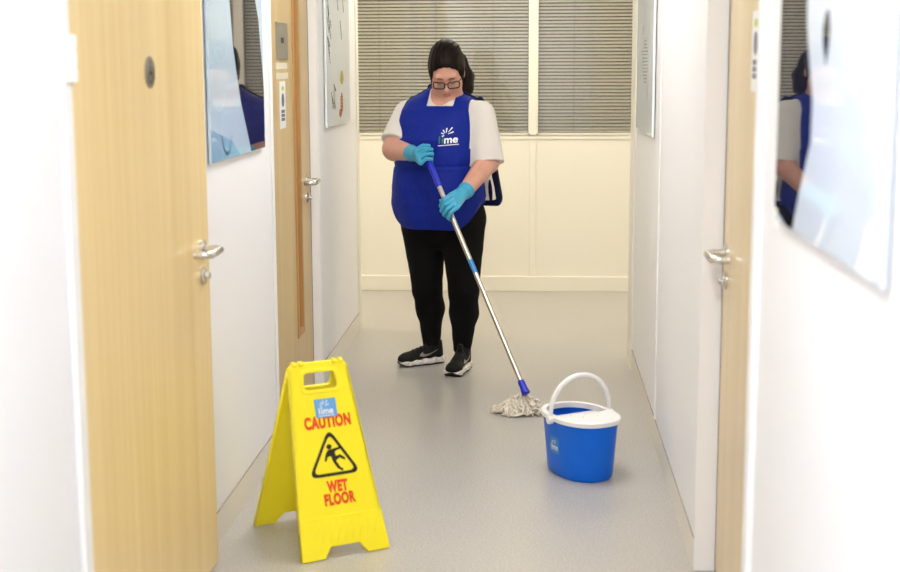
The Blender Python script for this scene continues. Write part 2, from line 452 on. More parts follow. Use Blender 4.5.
lever_handle(d2, xf, 6.255, .975, 1)
MB().box(xf - .02, xf + .001, D2[1] - .011, D2[1] - .003, 0, DH).build('seal', M['gasket'], d2)
sp = MB().box(xf, xf + .004, 5.57, 5.83, 1.512, 1.66).build('sign_plate', M['plate'], d2, bevel=.001)
for k in range(4): MB().box(xf + .004, xf + .0046, 5.668 + .017 * k, 5.679 + .017 * k, 1.578, 1.600).build('engraved_mark', M['dark_ink'], sp)
for k, zz in enumerate((1.475, 1.435)):
    b = MB()
    yy = 5.57
    while yy < 5.82:
        w_ = random.uniform(.012, .03); b.box(xf, xf + .0008, yy, min(yy + w_, 5.83), zz, zz + .024); yy += w_ + .006
    b.build('vinyl_lettering', M['etched'], d2)
notice(d2, xf, 1, 5.63, 5.76, 1.235, 1.425)
architrave(9, LX, 1, D2[0], D2[1], .045, .005)
tag(MB().box(LX - T, LX - .001, D2[1] - .003, D2[1], 0, DH).box(LX - T, LX, D2[0], D2[0] + .004, 0, DH).box(LX - T - .02, LX - T, D2[0], D2[1], 0, DH).build('trim_10', M['trim']), kind='structure')

# door 3: recessed leaf on the right
d3 = empty('door_3', (RX + .062, D3[0], 0), kind='structure', label='recessed maple door on the right with a lever handle')
xf3 = RX + .062
MB().box(xf3, xf3 + .044, D3[0] + .004, D3[1] - .011, .008, DH - .006).build('leaf', M['maple_grey'], d3)
MB().box(xf3 - .001, xf3 + .02, D3[1] - .011, D3[1] - .003, 0, DH).build('seal', M['gasket'], d3)
lever_handle(d3, xf3, 3.945, .966, -1)
notice(d3, xf3, -1, 3.47, 3.59, 1.425, 1.622)
b = MB(); w = .05
b.box(RX - .014, RX, D3[0] - w, D3[0], 0, DH + w); b.box(RX + .001, RX + T, D3[1] - .003, D3[1], 0, DH); b.box(RX - .014, RX, D3[0], D3[1], DH, DH + w)
b.box(RX + T, RX + T + .02, D3[0], D3[1], 0, DH)
tag(b.build('trim_11', M['trim']), kind='structure')

# ------------------------------------------------------------------ ceiling lights
for i, (cx, cy, sx, sy_, st, colr) in enumerate(CEILING_PANELS):
    e = empty('ceiling_light', (cx, cy, CZ), ['white ceiling light panel at the rear corridor end', 'white ceiling light panel just ahead of the camera', 'white ceiling light panel above the mop bucket', 'warm ceiling light panel in the cross passage at the corridor end', 'added warm light panel brightening the left arm of the cross passage', 'added warm light panel brightening the right arm of the cross passage'][i], 'ceiling light', 'ceiling light panels')
    b = MB(); t = .02
    b.box(cx - sx / 2 - t, cx + sx / 2 + t, cy - sy_ / 2 - t, cy - sy_ / 2, CZ - .015, CZ).box(cx - sx / 2 - t, cx + sx / 2 + t, cy + sy_ / 2, cy + sy_ / 2 + t, CZ - .015, CZ)
    b.box(cx - sx / 2 - t, cx - sx / 2, cy - sy_ / 2, cy + sy_ / 2, CZ - .015, CZ).box(cx + sx / 2, cx + sx / 2 + t, cy - sy_ / 2, cy + sy_ / 2, CZ - .015, CZ)
    b.build('light_frame', M['trim'], e)
    MB().box(cx - sx / 2, cx + sx / 2, cy - sy_ / 2, cy + sy_ / 2, CZ - .010, CZ - .001).build('diffuser', mat('diffuser_glow', (.9, .9, .9, 1), .6, emit=(colr, st)), e)

# ------------------------------------------------------------------ venetian blinds
for i, (x0, x1) in enumerate(bays):
    e = empty('venetian_blind', ((x0 + x1) / 2, BY + .05, WZ0), ['pale venetian blind in the wider window behind the person', 'pale venetian blind in the window beside the right wall'][i], 'blind', 'venetian blinds')
    xa, xb = x0 + .016, x1 - .016
    tilt = R(38); wd = .025; sag = .003
    prof = []
    for k in range(5):
        u = (k / 4 - .5) * wd; c = sag * (1 - (2 * u / wd) ** 2)
        prof.append((u * math.cos(tilt) + c * math.sin(tilt) * -1, u * math.sin(tilt) + c * math.cos(tilt)))
    v = []; f = []
    for X_ in (xa, xb):
        for p in prof: v.append((X_, p[0], p[1]))
        for p in prof: v.append((X_, p[0] + .0006 * math.sin(tilt), p[1] - .0006 * math.cos(tilt)))
    n = 5
    for k in range(n - 1):
        f.append((k, k + 1, 10 + k + 1, 10 + k)); f.append((5 + k, 15 + k, 15 + k + 1, 5 + k + 1))
    f += [(0, 10, 15, 5), (4, 9, 19, 14)]
    me = bpy.data.meshes.new('slat'); me.from_pydata(v, [], f); me.update(); me.materials.append(M['slat'])
    zz = WZ0 + .040
    while zz < WZ1 - .05:
        o = bpy.data.objects.new('slat', me); COL.objects.link(o); o.parent = e
        o.location = (-(x0 + x1) / 2, 0, zz - WZ0)
        zz += .0220
    MB().box(xa, xb, BY + .04, BY + .06, WZ0 + .014, WZ0 + .026).build('bottom_rail', M['slat'], e)
    MB().box(xa, xb, BY + .035, BY + .065, WZ1 - .045, WZ1 - .014).build('head_rail', M['slat'], e)
    for t in (.19, .5, .81):
        xx = xa + (xb - xa) * t
        MB().tube([(xx, BY + .037, WZ0 + .02), (xx, BY + .037, WZ1 - .04)], .0012, 5).build('ladder_cord', M['cord'], e)

# ------------------------------------------------------------------ posters: acrylic panels on the side walls
def poster(name_label, x, s, y0, y1, base, prints, z0=1.197, z1=2.38):
    e = empty('poster', (x, (y0 + y1) / 2, z0), name_label, 'poster', 'glossy acrylic posters on the corridor walls')
    t0, t1 = .004, .014
    m = mat('poster_print', base, .3, coat=1.0, spec=0.0, noise=((3, 3, 3), .04))
    MB().box(min(x + s * t0, x + s * t1), max(x + s * t0, x + s * t1), y0, y1, z0, z1).build('panel', m, e, bevel=.0015)
    for yy in (y0 + .06, y1 - .06):
        for z_ in (z0 + .06, z1 - .06): MB().lathe([(.012, 0), (.012, .003)], (x + s * .0008, yy, z_), (s, 0, 0), 14).build('standoff', M['steel'], e)
    for (col, polys) in prints:
        mm = mat('poster_ink', srgb(*col), .3, coat=1.0, spec=0.0)
        for k, lp in enumerate(polys):
            me = flat_shape([[(p[0], p[1]) for p in lp]] if not isinstance(lp[0][0], (tuple, list)) else lp)
            for a in me.vertices: a.co = (x + s * (t1 + .0004), a.co.x, a.co.y)
            link_mesh('printed_shape', me, mm, e)
    return e
# left wall, between the doors
def arc(cx, cy, r, w=.006, n=36):
    return [[(cx + r * math.cos(2 * math.pi * k / n), cy + r * math.sin(2 * math.pi * k / n)) for k in range(n)], [(cx + (r - w) * math.cos(-2 * math.pi * k / n), cy + (r - w) * math.sin(-2 * math.pi * k / n)) for k in range(n)]]
poster('pale blue glossy poster between the two left doors', LX, 1, 4.205, 5.05, srgb(194, 212, 225), [
    ((40, 38, 44), [[(4.44, 2.38), (4.50, 1.75), (4.55, 1.55), (4.64, 1.38), (4.80, 1.199), (5.048, 1.199), (5.048, 1.40), (4.98, 1.65), (4.78, 1.9), (4.70, 2.38)]]),
    ((198, 222, 236), [arc(4.33, 1.45, .10, .008), arc(4.37, 1.62, .12, .008), arc(4.42, 1.28, .07, .008), arc(4.30, 1.85, .08, .008)]),
    ((150, 184, 208), [[(4.206, 1.199), (4.62, 1.199), (4.5, 1.25), (4.206, 1.30)]]),
])
rng = random.Random(8)
def strokes(n, y0, y1, z0, z1):
    out = []
    for k in range(n):
        a = rng.uniform(y0, y1); c = rng.uniform(z0, z1); l = rng.uniform(.03, .07); d = rng.uniform(.03, .09)
        out.append([(a, c), (a + .014, c + .01), (a + l + .014, c - d + .008), (a + l, c - d)])
    return out
blob = lambda cy, cz, ry, rz, n=16: [(cy + ry * math.cos(2 * math.pi * k / n) * (1 + .15 * math.sin(3 * k)), cz + rz * math.sin(2 * math.pi * k / n)) for k in range(n)]
poster('white poster with small orange and yellow shapes beside the far left corner', LX, 1, 6.58, 7.40, srgb(240, 245, 247), [
    ((92, 96, 104), strokes(9, 6.62, 6.72, 1.55, 1.80) + strokes(12, 6.95, 7.22, 1.6, 2.2) + strokes(4, 6.7, 6.9, 1.25, 1.45)),
    ((196, 178, 84), [blob(7.10, 1.425, .06, .035)]),
    ((206, 112, 78), [blob(7.08, 1.30, .05, .05), blob(7.03, 1.25, .05, .022)]),
    ((200, 214, 196), [blob(6.82, 1.33, .03, .06)]),
])
poster('glossy pale poster reflecting the blinds near the far right corner', RX, -1, 5.69, 6.60, srgb(234, 241, 243), [
    ((120, 128, 130), strokes(6, 5.9, 6.4, 1.3, 2.0)),
    ((190, 204, 206), [blob(6.1, 1.5, .14, .1)]),
])
poster('large white and pale blue poster on the near right wall', RX, -1, 1.885, 2.735, srgb(222, 230, 238), [
    ((30, 32, 46), [[(2.733, 2.38), (2.733, 1.22), (2.60, 1.199), (2.545, 1.2), (2.49, 1.27), (2.405, 1.36), (2.40, 1.43), (2.44, 1.50), (2.47, 1.56), (2.50, 1.75), (2.52, 2.38)],
                    [(2.30, 1.49), (2.325, 1.525), (2.335, 1.55), (2.315, 1.575), (2.29, 1.582), (2.275, 1.55), (2.285, 1.52)]]),
    ((206, 216, 228), [[(1.886, 1.199), (1.93, 1.199), (1.925, 2.38), (1.886, 2.38)]]),
])

# ------------------------------------------------------------------ a little company logo: sunburst, "li" + "me", underline (2D, about 1 unit wide)
def logo_shapes(k=1.0):
    rays = []
    for a, r0, r1, w in ((20, .10, .36, .03), (52, .16, .44, .03), (88, .10, .34, .035), (122, .12, .30, .03), (155, .10, .26, .03), (198, .08, .2, .03)):
        a = R(a); d = Vector((math.cos(a), math.sin(a))); n = Vector((-d.y, d.x)); c = Vector((.36, .42))
        rays.append([tuple(c + d * r0 + n * w * .4), tuple(c + d * r1 + n * w), tuple(c + d * r1 - n * w), tuple(c + d * r0 - n * w * .4)])
    li = text_shape('li', .52, 1.1, .008, 1.1, 'LEFT'); me_ = text_shape('me', .52, 1.0, .014, 1.0, 'LEFT')
    for v in me_.vertices: v.co.x += .28
    und = flat_shape([[(0, -.12), (.98, -.12), (.98, -.08), (0, -.08)]])
    white = merge(me_, und, *[flat_shape([r]) for r in rays])
    for m_ in (li, white):
        for v in m_.vertices: v.co.x = (v.co.x - .5) * k; v.co.y = (v.co.y - .3) * k
    return li, white

# ------------------------------------------------------------------ wet floor sign
sg = empty('wet_floor_sign', (-0.686, 4.27, 0), 'yellow folding wet floor caution sign standing open beside left wall', 'warning sign')
SA = math.atan2(.158, .251)
sw = Vector((math.cos(SA), math.sin(SA), 0)); sn = Vector((math.sin(SA), -math.cos(SA), 0))     # width, outwards of the front panel
SH, SPREAD = .572, .203
SL = math.hypot(SH, SPREAD)
base_c = Vector((-0.686, 4.272, 0))
def panel_map(sgn):
    top = base_c + Vector((0, 0, SH)); foot = base_c + sn * sgn * SPREAD
    up = (top - foot).normalized(); out = (sw.cross(up)).normalized()
    if out.dot(sn) * sgn < 0: out = -out
    wdir = sw if sgn > 0 else -sw
    def f(x, y, z=0.0): return foot + wdir * x + up * y + out * z
    return f
def half(y): return .1475 + (.098 - .1475) * (y / SL)          # half width of the tapering panel
def sign_panel(sgn, front):
    f = panel_map(sgn)
    outer = [(-half(0), 0), (-half(0) + .075, 0), (-half(0) + .10, .034), (half(0) - .10, .034), (half(0) - .075, 0), (half(0), 0), (half(SL) + .002, SL - .018), (half(SL) - .014, SL), (-half(SL) + .014, SL), (-half(SL) - .002, SL - .018)]
    hole = rounded([(-.058, SL - .088), (.058, SL - .088), (.052, SL - .034), (-.052, SL - .034)], .016)
    p = link_mesh('front_panel' if front else 'back_panel', place(flat_shape([outer, hole], .010, .002), lambda c: f(c.x, c.y, c.z)), M['yellow'], sg)
    # foot band, side flanges and lip of the handle, all proud of the face
    def rib(loops, t, off, name):
        return link_mesh(name, place(flat_shape(loops, t, .0015), lambda c: f(c.x, c.y, c.z + off)), M['yellow'], p)
    h1 = half(.125) - .004
    rib([[(-half(0), 0), (-half(0) + .075, 0), (-half(0) + .10, .034), (half(0) - .10, .034), (half(0) - .075, 0), (half(0), 0), (half(.125), .125), (-half(.125), .125)]], .008, .005, 'foot_band')
    for s in (-1, 1):
        lp = [(s * half(0), .0), (s * half(SL - .02), SL - .02), (s * (half(SL - .02) - .009), SL - .02), (s * (half(0) - .009), 0)]
        rib([lp if s < 0 else lp[::-1]], .018, -.004, 'side_flange')
    for k in range(9):
        x0 = -.10 + k * .025
        rib([[(x0, .05), (x0 + .004, .05), (x0 + .024, .112), (x0 + .020, .112)]], .002, .0092, 'tread_ridge')
    rib([rounded([(-.07, SL - .1), (.07, SL - .1), (.064, SL - .022), (-.064, SL - .022)], .02), hole], .006, .004, 'grip_lip')
    for s in (-1, 1):
        for k in (0, 1):
            x0 = s * (.078 - .022 * k); rib([[(x0 - .007, SL - .012), (x0 + .007, SL - .012), (x0 + .007, SL + .004), (x0 - .007, SL + .004)]], .02, -.002, 'hinge_knuckle')
    return p, f
fp, fmap = sign_panel(1, True)
bp_, bmap = sign_panel(-1, False)
for (p, f, full) in ((fp, fmap, True), (bp_, bmap, False)):
    z = .0064
    def put(me, cx, cy, zz=z, f=f): return place(me, lambda c: f(cx + c.x, cy + c.y, zz))
    link_mesh('caution_lettering', put(text_shape('CAUTION', .050, .64, .0027, 1.12), 0.004, .399), M['red'], p)
    link_mesh('wet_lettering', put(text_shape('WET', .046, .64, .0027, 1.12), 0.004, .199), M['red'], p)
    link_mesh('floor_lettering', put(text_shape('FLOOR', .046, .64, .0027, 1.12), 0.004, .160), M['red'], p)
    tri_o = rounded([(-.088, 0), (.088, 0), (0, .148)], .018)
    tri_i = rounded([(-.072, .0095), (.072, .0095), (0, .130)], .013)
    link_mesh('warning_triangle', put(flat_shape([tri_o, tri_i[::-1]]), .002, .247), M['black'], p)
    man = [
        circ(-.012, .098, .0098),
        [(-.020, .086), (-.006, .088), (.016, .092), (.036, .095), (.037, .087), (.016, .083), (.006, .078), (.008, .062), (.024, .066), (.043, .051), (.038, .044), (.022, .055), (.006, .046), (.018, .022), (.030, .012), (.025, .006), (.008, .018), (-.006, .046), (-.010, .064), (-.022, .062), (-.030, .046), (-.036, .049), (-.029, .072)],
    ]
    link_mesh('slipping_figure', merge(*[put(flat_shape([[(.004 + p[0] * .9, .004 + p[1] * .86) for p in m_]]), .002, .249) for m_ in man]), M['black'], p)
# company sticker over the top of the lettering on the front
st = link_mesh('sticker', place(flat_shape([[(-.036, -.029), (.036, -.029), (.036, .029), (-.036, .029)]], .0006), lambda c: fmap(.004 + c.x, .459 + c.y, .0076 + c.z)), M['sticker'], fp)
li, wh = logo_shapes(.055)
link_mesh('logo', place(merge(li, wh), lambda c: fmap(.004 + c.x, .457 + c.y, .0084)), M['white_print'], fp)

# ------------------------------------------------------------------ mop bucket
BK = Vector((.166, 5.025, 0))
bkt = empty('mop_bucket', BK, 'oval blue mop bucket with white lid and raised white handle', 'bucket')
BA = R(119)
ax = Vector((math.cos(BA), math.sin(BA), 0)); ay = Vector((-math.sin(BA), math.cos(BA), 0))
A_, B_ = .166, .116; HB = .222
def oval(a, b, z, n=64, p=2.35):
    out = []
    for k in range(n):
        t = 2 * math.pi * k / n; c, s = math.cos(t), math.sin(t)
        out.append(BK + ax * (a * math.copysign(abs(c) ** (2 / p), c)) + ay * (b * math.copysign(abs(s) ** (2 / p), s)) + Vector((0, 0, z)))
    return out
def loft(rings, cap0=True, cap1=True):
    n = len(rings[0]); v = [p for r in rings for p in r]; f = []
    for i in range(len(rings) - 1):
        for k in range(n):
            k2 = (k + 1) % n; f.append((i * n + k, i * n + k2, (i + 1) * n + k2, (i + 1) * n + k))
    if cap0: f.append(tuple(range(n - 1, -1, -1)))
    if cap1: f.append(tuple((len(rings) - 1) * n + k for k in range(n)))
    return v, f
def tap(z): return .865 + .135 * z / HB
rs = [oval(A_ * .835, B_ * .80, 0.0), oval(A_ * .855, B_ * .83, .004), oval(A_ * tap(.02), B_ * tap(.02), .016)] + [oval(A_ * tap(z), B_ * tap(z), z) for z in (.06, .12, .18, HB - .006, HB)]
rs += [oval(A_ * .975, B_ * .955, HB), oval(A_ * tap(.1) * .97, B_ * tap(.1) * .95, .1), oval(A_ * .82, B_ * .78, .008)]
v, f = loft(rs); body_o = pydata('body', v, f, M['bucket_blue'], bkt, True); body_o.data.set_sharp_from_angle(angle=R(40))
# white rim ring
rr = [oval(A_ + .001, B_ + .001, HB - .012), oval(A_ + .008, B_ + .008, HB - .011), oval(A_ + .008, B_ + .008, HB + .004), oval(A_ + .003, B_ + .003, HB + .008), oval(A_ - .012, B_ - .012, HB + .007), oval(A_ - .014, B_ - .014, HB - .012), oval(A_ - .004, B_ - .004, HB - .016)]
v, f = loft(rr + [rr[0]], False, False); o = pydata('rim', v, f, M['white_plastic'], bkt, True); o.data.set_sharp_from_angle(angle=R(35))
# wringer lid: the oval on the near side of a chord, with drain holes
c0 = (ay * .11 + ax * -.004).xy; c1 = (ay * -.11 + ax * .006).xy      # chord across the oval, open half towards the back left
cd = (c1 - c0).normalized(); cn = ax.xy
n_ = 96; inner = [(p - BK).xy for p in oval(A_ - .008, B_ - .008, 0, n_)]
lid = [q for q in inner if (q - c0).dot(cn) < 0]
# order the kept part so that it starts and ends on the chord
idx = [i for i, q in enumerate(inner) if (q - c0).dot(cn) < 0]
st_i = next(i for i in idx if ((i - 1) % n_) not in idx)
lid = [inner[(st_i + k) % n_] for k in range(len(idx))]
holes = []
for (t, d) in ((.05, .03), (.11, .035), (.17, .03), (.08, .07), (.14, .075)):
    c = c0 + cd * t - cn * d
    if all((c - q).length > .014 for q in lid): holes.append([(c.x + .0042 * math.cos(-2 * math.pi * k / 12), c.y + .0042 * math.sin(-2 * math.pi * k / 12)) for k in range(12)])
me = flat_shape([[tuple(q) for q in lid]] + holes, .004, .0)
def lid_map(c):
    d = -(Vector((c.x, c.y)) - c0).dot(cn)
    return Vector((BK.x + c.x, BK.y + c.y, HB + .0045 + c.z))
lo = link_mesh('wringer_lid', place(me, lid_map), M['white_plastic'], bkt)
# lip along the chord
MB().tube([BK + Vector((c0.x, c0.y, HB + .002)) + Vector((cd.x, cd.y, 0)) * t for t in (.012, .05, .1, .15, .205)], .004, 8).build('lid_lip', M['white_plastic'], bkt, True)
# handle: flat bail over the long axis
pts = []; piv = B_ + .009
for k in range(33):
    a = math.pi * k / 32
    pts.append(BK + ay * (-piv * math.cos(a)) + Vector((0, 0, HB - .006 + .152 * math.sin(a) ** .85)))
MB().tube(pts, [.0096 if 2 < k < 30 else .008 for k in range(33)], 10).build('handle', M['white_plastic'], bkt, True)
for s in (-1, 1):
    c = BK + ay * s * (B_ + .004)
    MB().lathe([(.016, 0), (.016, .014), (.012, .018)], c + Vector((0, 0, HB - .008)), ay * s, 16).build('handle_lug', M['white_plastic'], bkt, True, autosmooth=40)
# sticker projected on the near left side
tree = BVHTree.FromPolygons([v_.co.copy() for v_ in body_o.data.vertices], [tuple(p.vertices) for p in body_o.data.polygons])
def on_bucket(c, off):
    dirn = (ay * -.35 - ax * .94).normalized(); dirn = Vector((-.36, -.93, 0)).normalized()
    side = Vector((-dirn.y, dirn.x, 0)); side = side if side.x > 0 else -side
    o_ = BK + side * (c.x - .068) + dirn * .5 + Vector((0, 0, .118 + c.y))
    hit = tree.ray_cast(o_, -dirn)
    p_ = hit[0] if hit[0] else o_ - dirn * .4
    return p_ + dirn * off
def grid_quad(w, h_, n):
    bm = bmesh.new(); bmesh.ops.create_grid(bm, x_segments=n, y_segments=n, size=.5)
    for v_ in bm.verts: v_.co.x *= w; v_.co.y *= h_
    me = bpy.data.meshes.new('sticker'); bm.to_mesh(me); bm.free(); return me
bs = link_mesh('sticker', place(grid_quad(.048, .062, 8), lambda c: on_bucket(c, .0008)), M['sticker2'], bkt)
li, wh = logo_shapes(.042)
link_mesh('logo', place(merge(li, wh), lambda c: on_bucket(c, .0022)), M['white_print'], bs)

# ------------------------------------------------------------------ mop
MT = Vector((-.532, 6.60, 1.095)); ME_ = Vector((-.046, 5.88, .108)); MD = (ME_ - MT).normalized(); MLEN = (ME_ - MT).length
mp = empty('mop', (-.055, 5.90, 0), 'string mop with aluminium handle and blue grip held by the person', 'mop')
at = lambda t: MT + MD * (MLEN * t)
MB().tube([at(.02), at(.97)], .0112, 16).build('handle', M['alu'], mp, True, autosmooth=40)
MB().tube([at(-.012), at(-.006), at(.0), at(.16), at(.168), at(.17)], [.008, .013, .0148, .0148, .0135, .0118], 16).build('grip', M['grip'], mp, True)
MB().tube([at(.485), at(.54)], .0116, 16).build('handle_label', M['sticker2'], mp, True, autosmooth=40)
MB().tube([at(.966), at(.973), at(.99), at(1.0), at(1.014)], [.0135, .0155, .0155, .017, .020], 14).build('socket', M['grip'], mp, True, autosmooth=40)
hc = Vector((-.064, 5.915, 0)); top_c = at(1.022)
rng = random.Random(21); b = MB()
for k in range(230):
    a = rng.uniform(0, 2 * math.pi); rad = math.sqrt(rng.uniform(.02, 1))
    d = Vector((math.cos(a), math.sin(a), 0)); side = Vector((-d.y, d.x, 0))
    hmax = .012 + .052 * (1 - rad ** 1.6)
    p0 = Vector((hc.x + .02, hc.y, 0)) + Vector((d.x * .128, d.y * .105, 0)) * max(0, rad - rng.uniform(.35, .8)) ; p0.z = hmax * rng.uniform(.7, 1.15) + .012
    p1 = hc + Vector((d.x * .130, d.y * .108, 0)) * rad
    bend = rng.uniform(-.035, .035); ph = rng.uniform(0, 6.28); cur = rng.uniform(.006, .016)
    pts = []; N = 9
    for i in range(N + 1):
        t = i / N; base = p0.lerp(p1, t)
        z_ = max(.006, p0.z * (1 - t ** 2) + .006 + cur * .7 * math.cos(ph + t * 9))
        pts.append(Vector((base.x, base.y, 0)) + side * (bend * math.sin(t * math.pi) + cur * math.sin(ph + t * 8)) + Vector((0, 0, z_)))
    b.tube(pts, rng.uniform(.0038, .0052), 5)
tag(b.build('strands', M['mop_yarn'], mp, True), kind='stuff', label='matted off-white cotton mop strands')

# ------------------------------------------------------------------ signed distance modelling for the person
def V3(*a): return np.array(a, dtype=np.float64)
def cone(P, a, b, r1, r2):
    a = np.asarray(a, float); b = np.asarray(b, float); ba = b - a
    h = np.clip(((P - a) @ ba) / max(ba @ ba, 1e-12), 0, 1)
    return np.linalg.norm(P - a - h[:, None] * ba, axis=1) - (r1 + (r2 - r1) * h)
def ell(P, c, r, rot=None):
    Q = P - np.asarray(c, float)
    if rot is not None: Q = Q @ rot
    r = np.asarray(r, float); k0 = np.linalg.norm(Q / r, axis=1); k1 = np.linalg.norm(Q / (r * r), axis=1)
    return k0 * (k0 - 1) / np.maximum(k1, 1e-9)
def smin(a, b, k):
    h = np.clip(.5 + .5 * (b - a) / k, 0, 1)
    return b + (a - b) * h - k * h * (1 - h)
def smax(a, b, k): return -smin(-a, -b, k)
def surface(fn, lo, hi, res):
    """narrow-band evaluation, then naive surface nets -> verts, quads"""
    lo = np.asarray(lo, float); hi = np.asarray(hi, float); B = 8
    nb = np.ceil((hi - lo) / (res * B)).astype(int); n = nb * B + 1
    cb = np.stack(np.meshgrid(*[np.arange(k) for k in nb], indexing='ij'), -1).reshape(-1, 3)
    cen = lo + (cb + .5) * res * B
    dc = fn(cen); rad = res * B * .87 * 1.7 + res
    G = np.empty(tuple(n)); 
    full = np.repeat(np.repeat(np.repeat(dc.reshape(nb), B, 0), B, 1), B, 2)
    G[:-1, :-1, :-1] = full; G[-1] = 1; G[:, -1] = 1; G[:, :, -1] = 1
    act = cb[np.abs(dc) < rad]
    off = np.stack(np.meshgrid(*[np.arange(B + 1)] * 3, indexing='ij'), -1).reshape(-1, 3)
    for s in range(0, len(act), 300):
        idx = (act[s:s + 300, None, :] * B + off[None]).reshape(-1, 3)
        G[idx[:, 0], idx[:, 1], idx[:, 2]] = fn(lo + idx * res)
    sg_ = G < 0
    c = [sg_[i:n[0] - 1 + i, j:n[1] - 1 + j, k:n[2] - 1 + k] for i in (0, 1) for j in (0, 1) for k in (0, 1)]
    cnt = sum(x.astype(np.int8) for x in c)
    cell = np.argwhere((cnt > 0) & (cnt < 8))
    ids = -np.ones(tuple(n - 1), dtype=np.int64); ids[tuple(cell.T)] = np.arange(len(cell))
    acc = np.zeros((len(cell), 3)); num = np.zeros(len(cell))
    co = [(i, j, k) for i in (0, 1) for j in (0, 1) for k in (0, 1)]
    for p in co:
        for q in co:
            if sum(abs(x - y) for x, y in zip(p, q)) == 1 and p < q:
                gp = G[cell[:, 0] + p[0], cell[:, 1] + p[1], cell[:, 2] + p[2]]; gq = G[cell[:, 0] + q[0], cell[:, 1] + q[1], cell[:, 2] + q[2]]
                m = (gp < 0) != (gq < 0); t = np.where(m, gp / np.where(m, gp - gq, 1), 0)
                acc += np.where(m[:, None], np.array(p) + t[:, None] * (np.array(q) - np.array(p)), 0); num += m
    verts = lo + (cell + acc / num[:, None]) * res
    quads = []
    for ax_ in range(3):
        u, w = (ax_ + 1) % 3, (ax_ + 2) % 3
        sl0 = [slice(1, n[i] - 1) for i in range(3)]; sl1 = list(sl0)
        sl0[ax_] = slice(0, n[ax_] - 1); sl1[ax_] = slice(1, n[ax_])
        a_, b_ = sg_[tuple(sl0)], sg_[tuple(sl1)]
        e = np.argwhere(a_ != b_); s_in = a_[tuple(e.T)]
        base = e + 1; base[:, ax_] -= 1
        def cid(du, dw):
            k = base.copy(); k[:, u] -= du; k[:, w] -= dw; return ids[tuple(k.T)]
        qd = np.stack([cid(1, 1), cid(0, 1), cid(0, 0), cid(1, 0)], 1)
        qd[~s_in] = qd[~s_in][:, ::-1]; quads.append(qd)
    return verts, np.concatenate(quads)
def sdf_mesh(name, fn, lo, hi, res, m, parent, smooth_iter=1):
    v, f = surface(fn, lo, hi, res)
    f = f[(f >= 0).all(1)]
    me = bpy.data.meshes.new(name)
    me.vertices.add(len(v)); me.vertices.foreach_set('co', v.ravel())
    me.loops.add(len(f) * 4); me.loops.foreach_set('vertex_index', f.ravel().astype(np.int32))
    me.polygons.add(len(f)); me.polygons.foreach_set('loop_start', np.arange(0, len(f) * 4, 4, dtype=np.int32))
    me.update(calc_edges=True); me.validate()
    if smooth_iter:
        bm = bmesh.new(); bm.from_mesh(me)
        for _ in range(smooth_iter): bmesh.ops.smooth_vert(bm, verts=bm.verts, factor=.5, use_axis_x=True, use_axis_y=True, use_axis_z=True)
        bm.to_mesh(me); bm.free()
    return link_mesh(name, me, m, parent, True)

# ---- skeleton in world space (metres)
PO = V3(-.462, 6.845, 0)
YAW = R(15)
FV = V3(-math.sin(YAW), -math.cos(YAW), 0); LV = V3(math.cos(YAW), -math.sin(YAW), 0); ZV = V3(0, 0, 1)
def to_body(P):
    Q = P - PO; return Q @ LV, Q @ FV, Q[:, 2]
# torso profile: z, centre u, half width, centre v, half depth
TP = np.array([
    [.60, -.005, .150, -.02, .110], [.68, -.005, .188, -.02, .150], [.75, -.008, .203, -.01, .165], [.82, -.012, .210, .0, .172], [.90, -.014, .210, .008, .172],
    [.98, -.016, .202, .012, .162], [1.06, -.016, .196, .018, .158], [1.13, -.016, .192, .020, .152], [1.20, -.014, .188, .008, .134],
    [1.27, -.010, .188, -.010, .105], [1.315, -.004, .160, -.025, .080], [1.345, .0, .100, -.030, .066], [1.375, .004, .06, -.03, .055]])
def torso(P, grow=0.0, tz=None):
    u, v, z = to_body(P)
    zz = np.clip(z, TP[0, 0], TP[-1, 0])
    cu = np.interp(zz, TP[:, 0], TP[:, 1]); a = np.interp(zz, TP[:, 0], TP[:, 2]) + grow
    cv = np.interp(zz, TP[:, 0], TP[:, 3]); b = np.interp(zz, TP[:, 0], TP[:, 4]) + grow
    k = (np.abs((u - cu) / a) ** 2.3 + np.abs((v - cv) / b) ** 2.3) ** (1 / 2.3)
    d = (k - 1) * np.minimum(a, b) * .92
    return smax(d, np.maximum(TP[0, 0] - z, z - TP[-1, 0] - grow), .02)

SHR, ELR, WRR = V3(-.636, 6.925, 1.246), V3(-.693, 6.81, 1.083), V3(-.592, 6.65, 1.072)
SHL, ELL, WRL = V3(-.266, 6.80, 1.248), V3(-.236, 6.735, 1.026), V3(-.330, 6.525, .905)
def arm(P, S_, E_, W_, g=0.0):
    d = cone(P, S_, E_, .062 + g, .055 + g)
    return smin(d, cone(P, E_, W_, .055 + g, .035 + g), .02)
HPR, KNR, CFR, ANR = V3(-.556, 6.875, .74), V3(-.540, 6.865, .385), V3(-.528, 6.895, .285), V3(-.522, 6.905, .085)
HPL, KNL, CFL, ANL = V3(-.362, 6.815, .74), V3(-.352, 6.750, .395), V3(-.352, 6.770, .285), V3(-.362, 6.770, .085)
def leg(P, H_, K_, C_, A_2, g=0.0):
    d = smin(cone(P, H_, K_, .118 + g, .074 + g), cone(P, K_, C_, .072 + g, .069 + g), .02)
    return smin(d, cone(P, C_, A_2, .067 + g, .042 + g), .03)

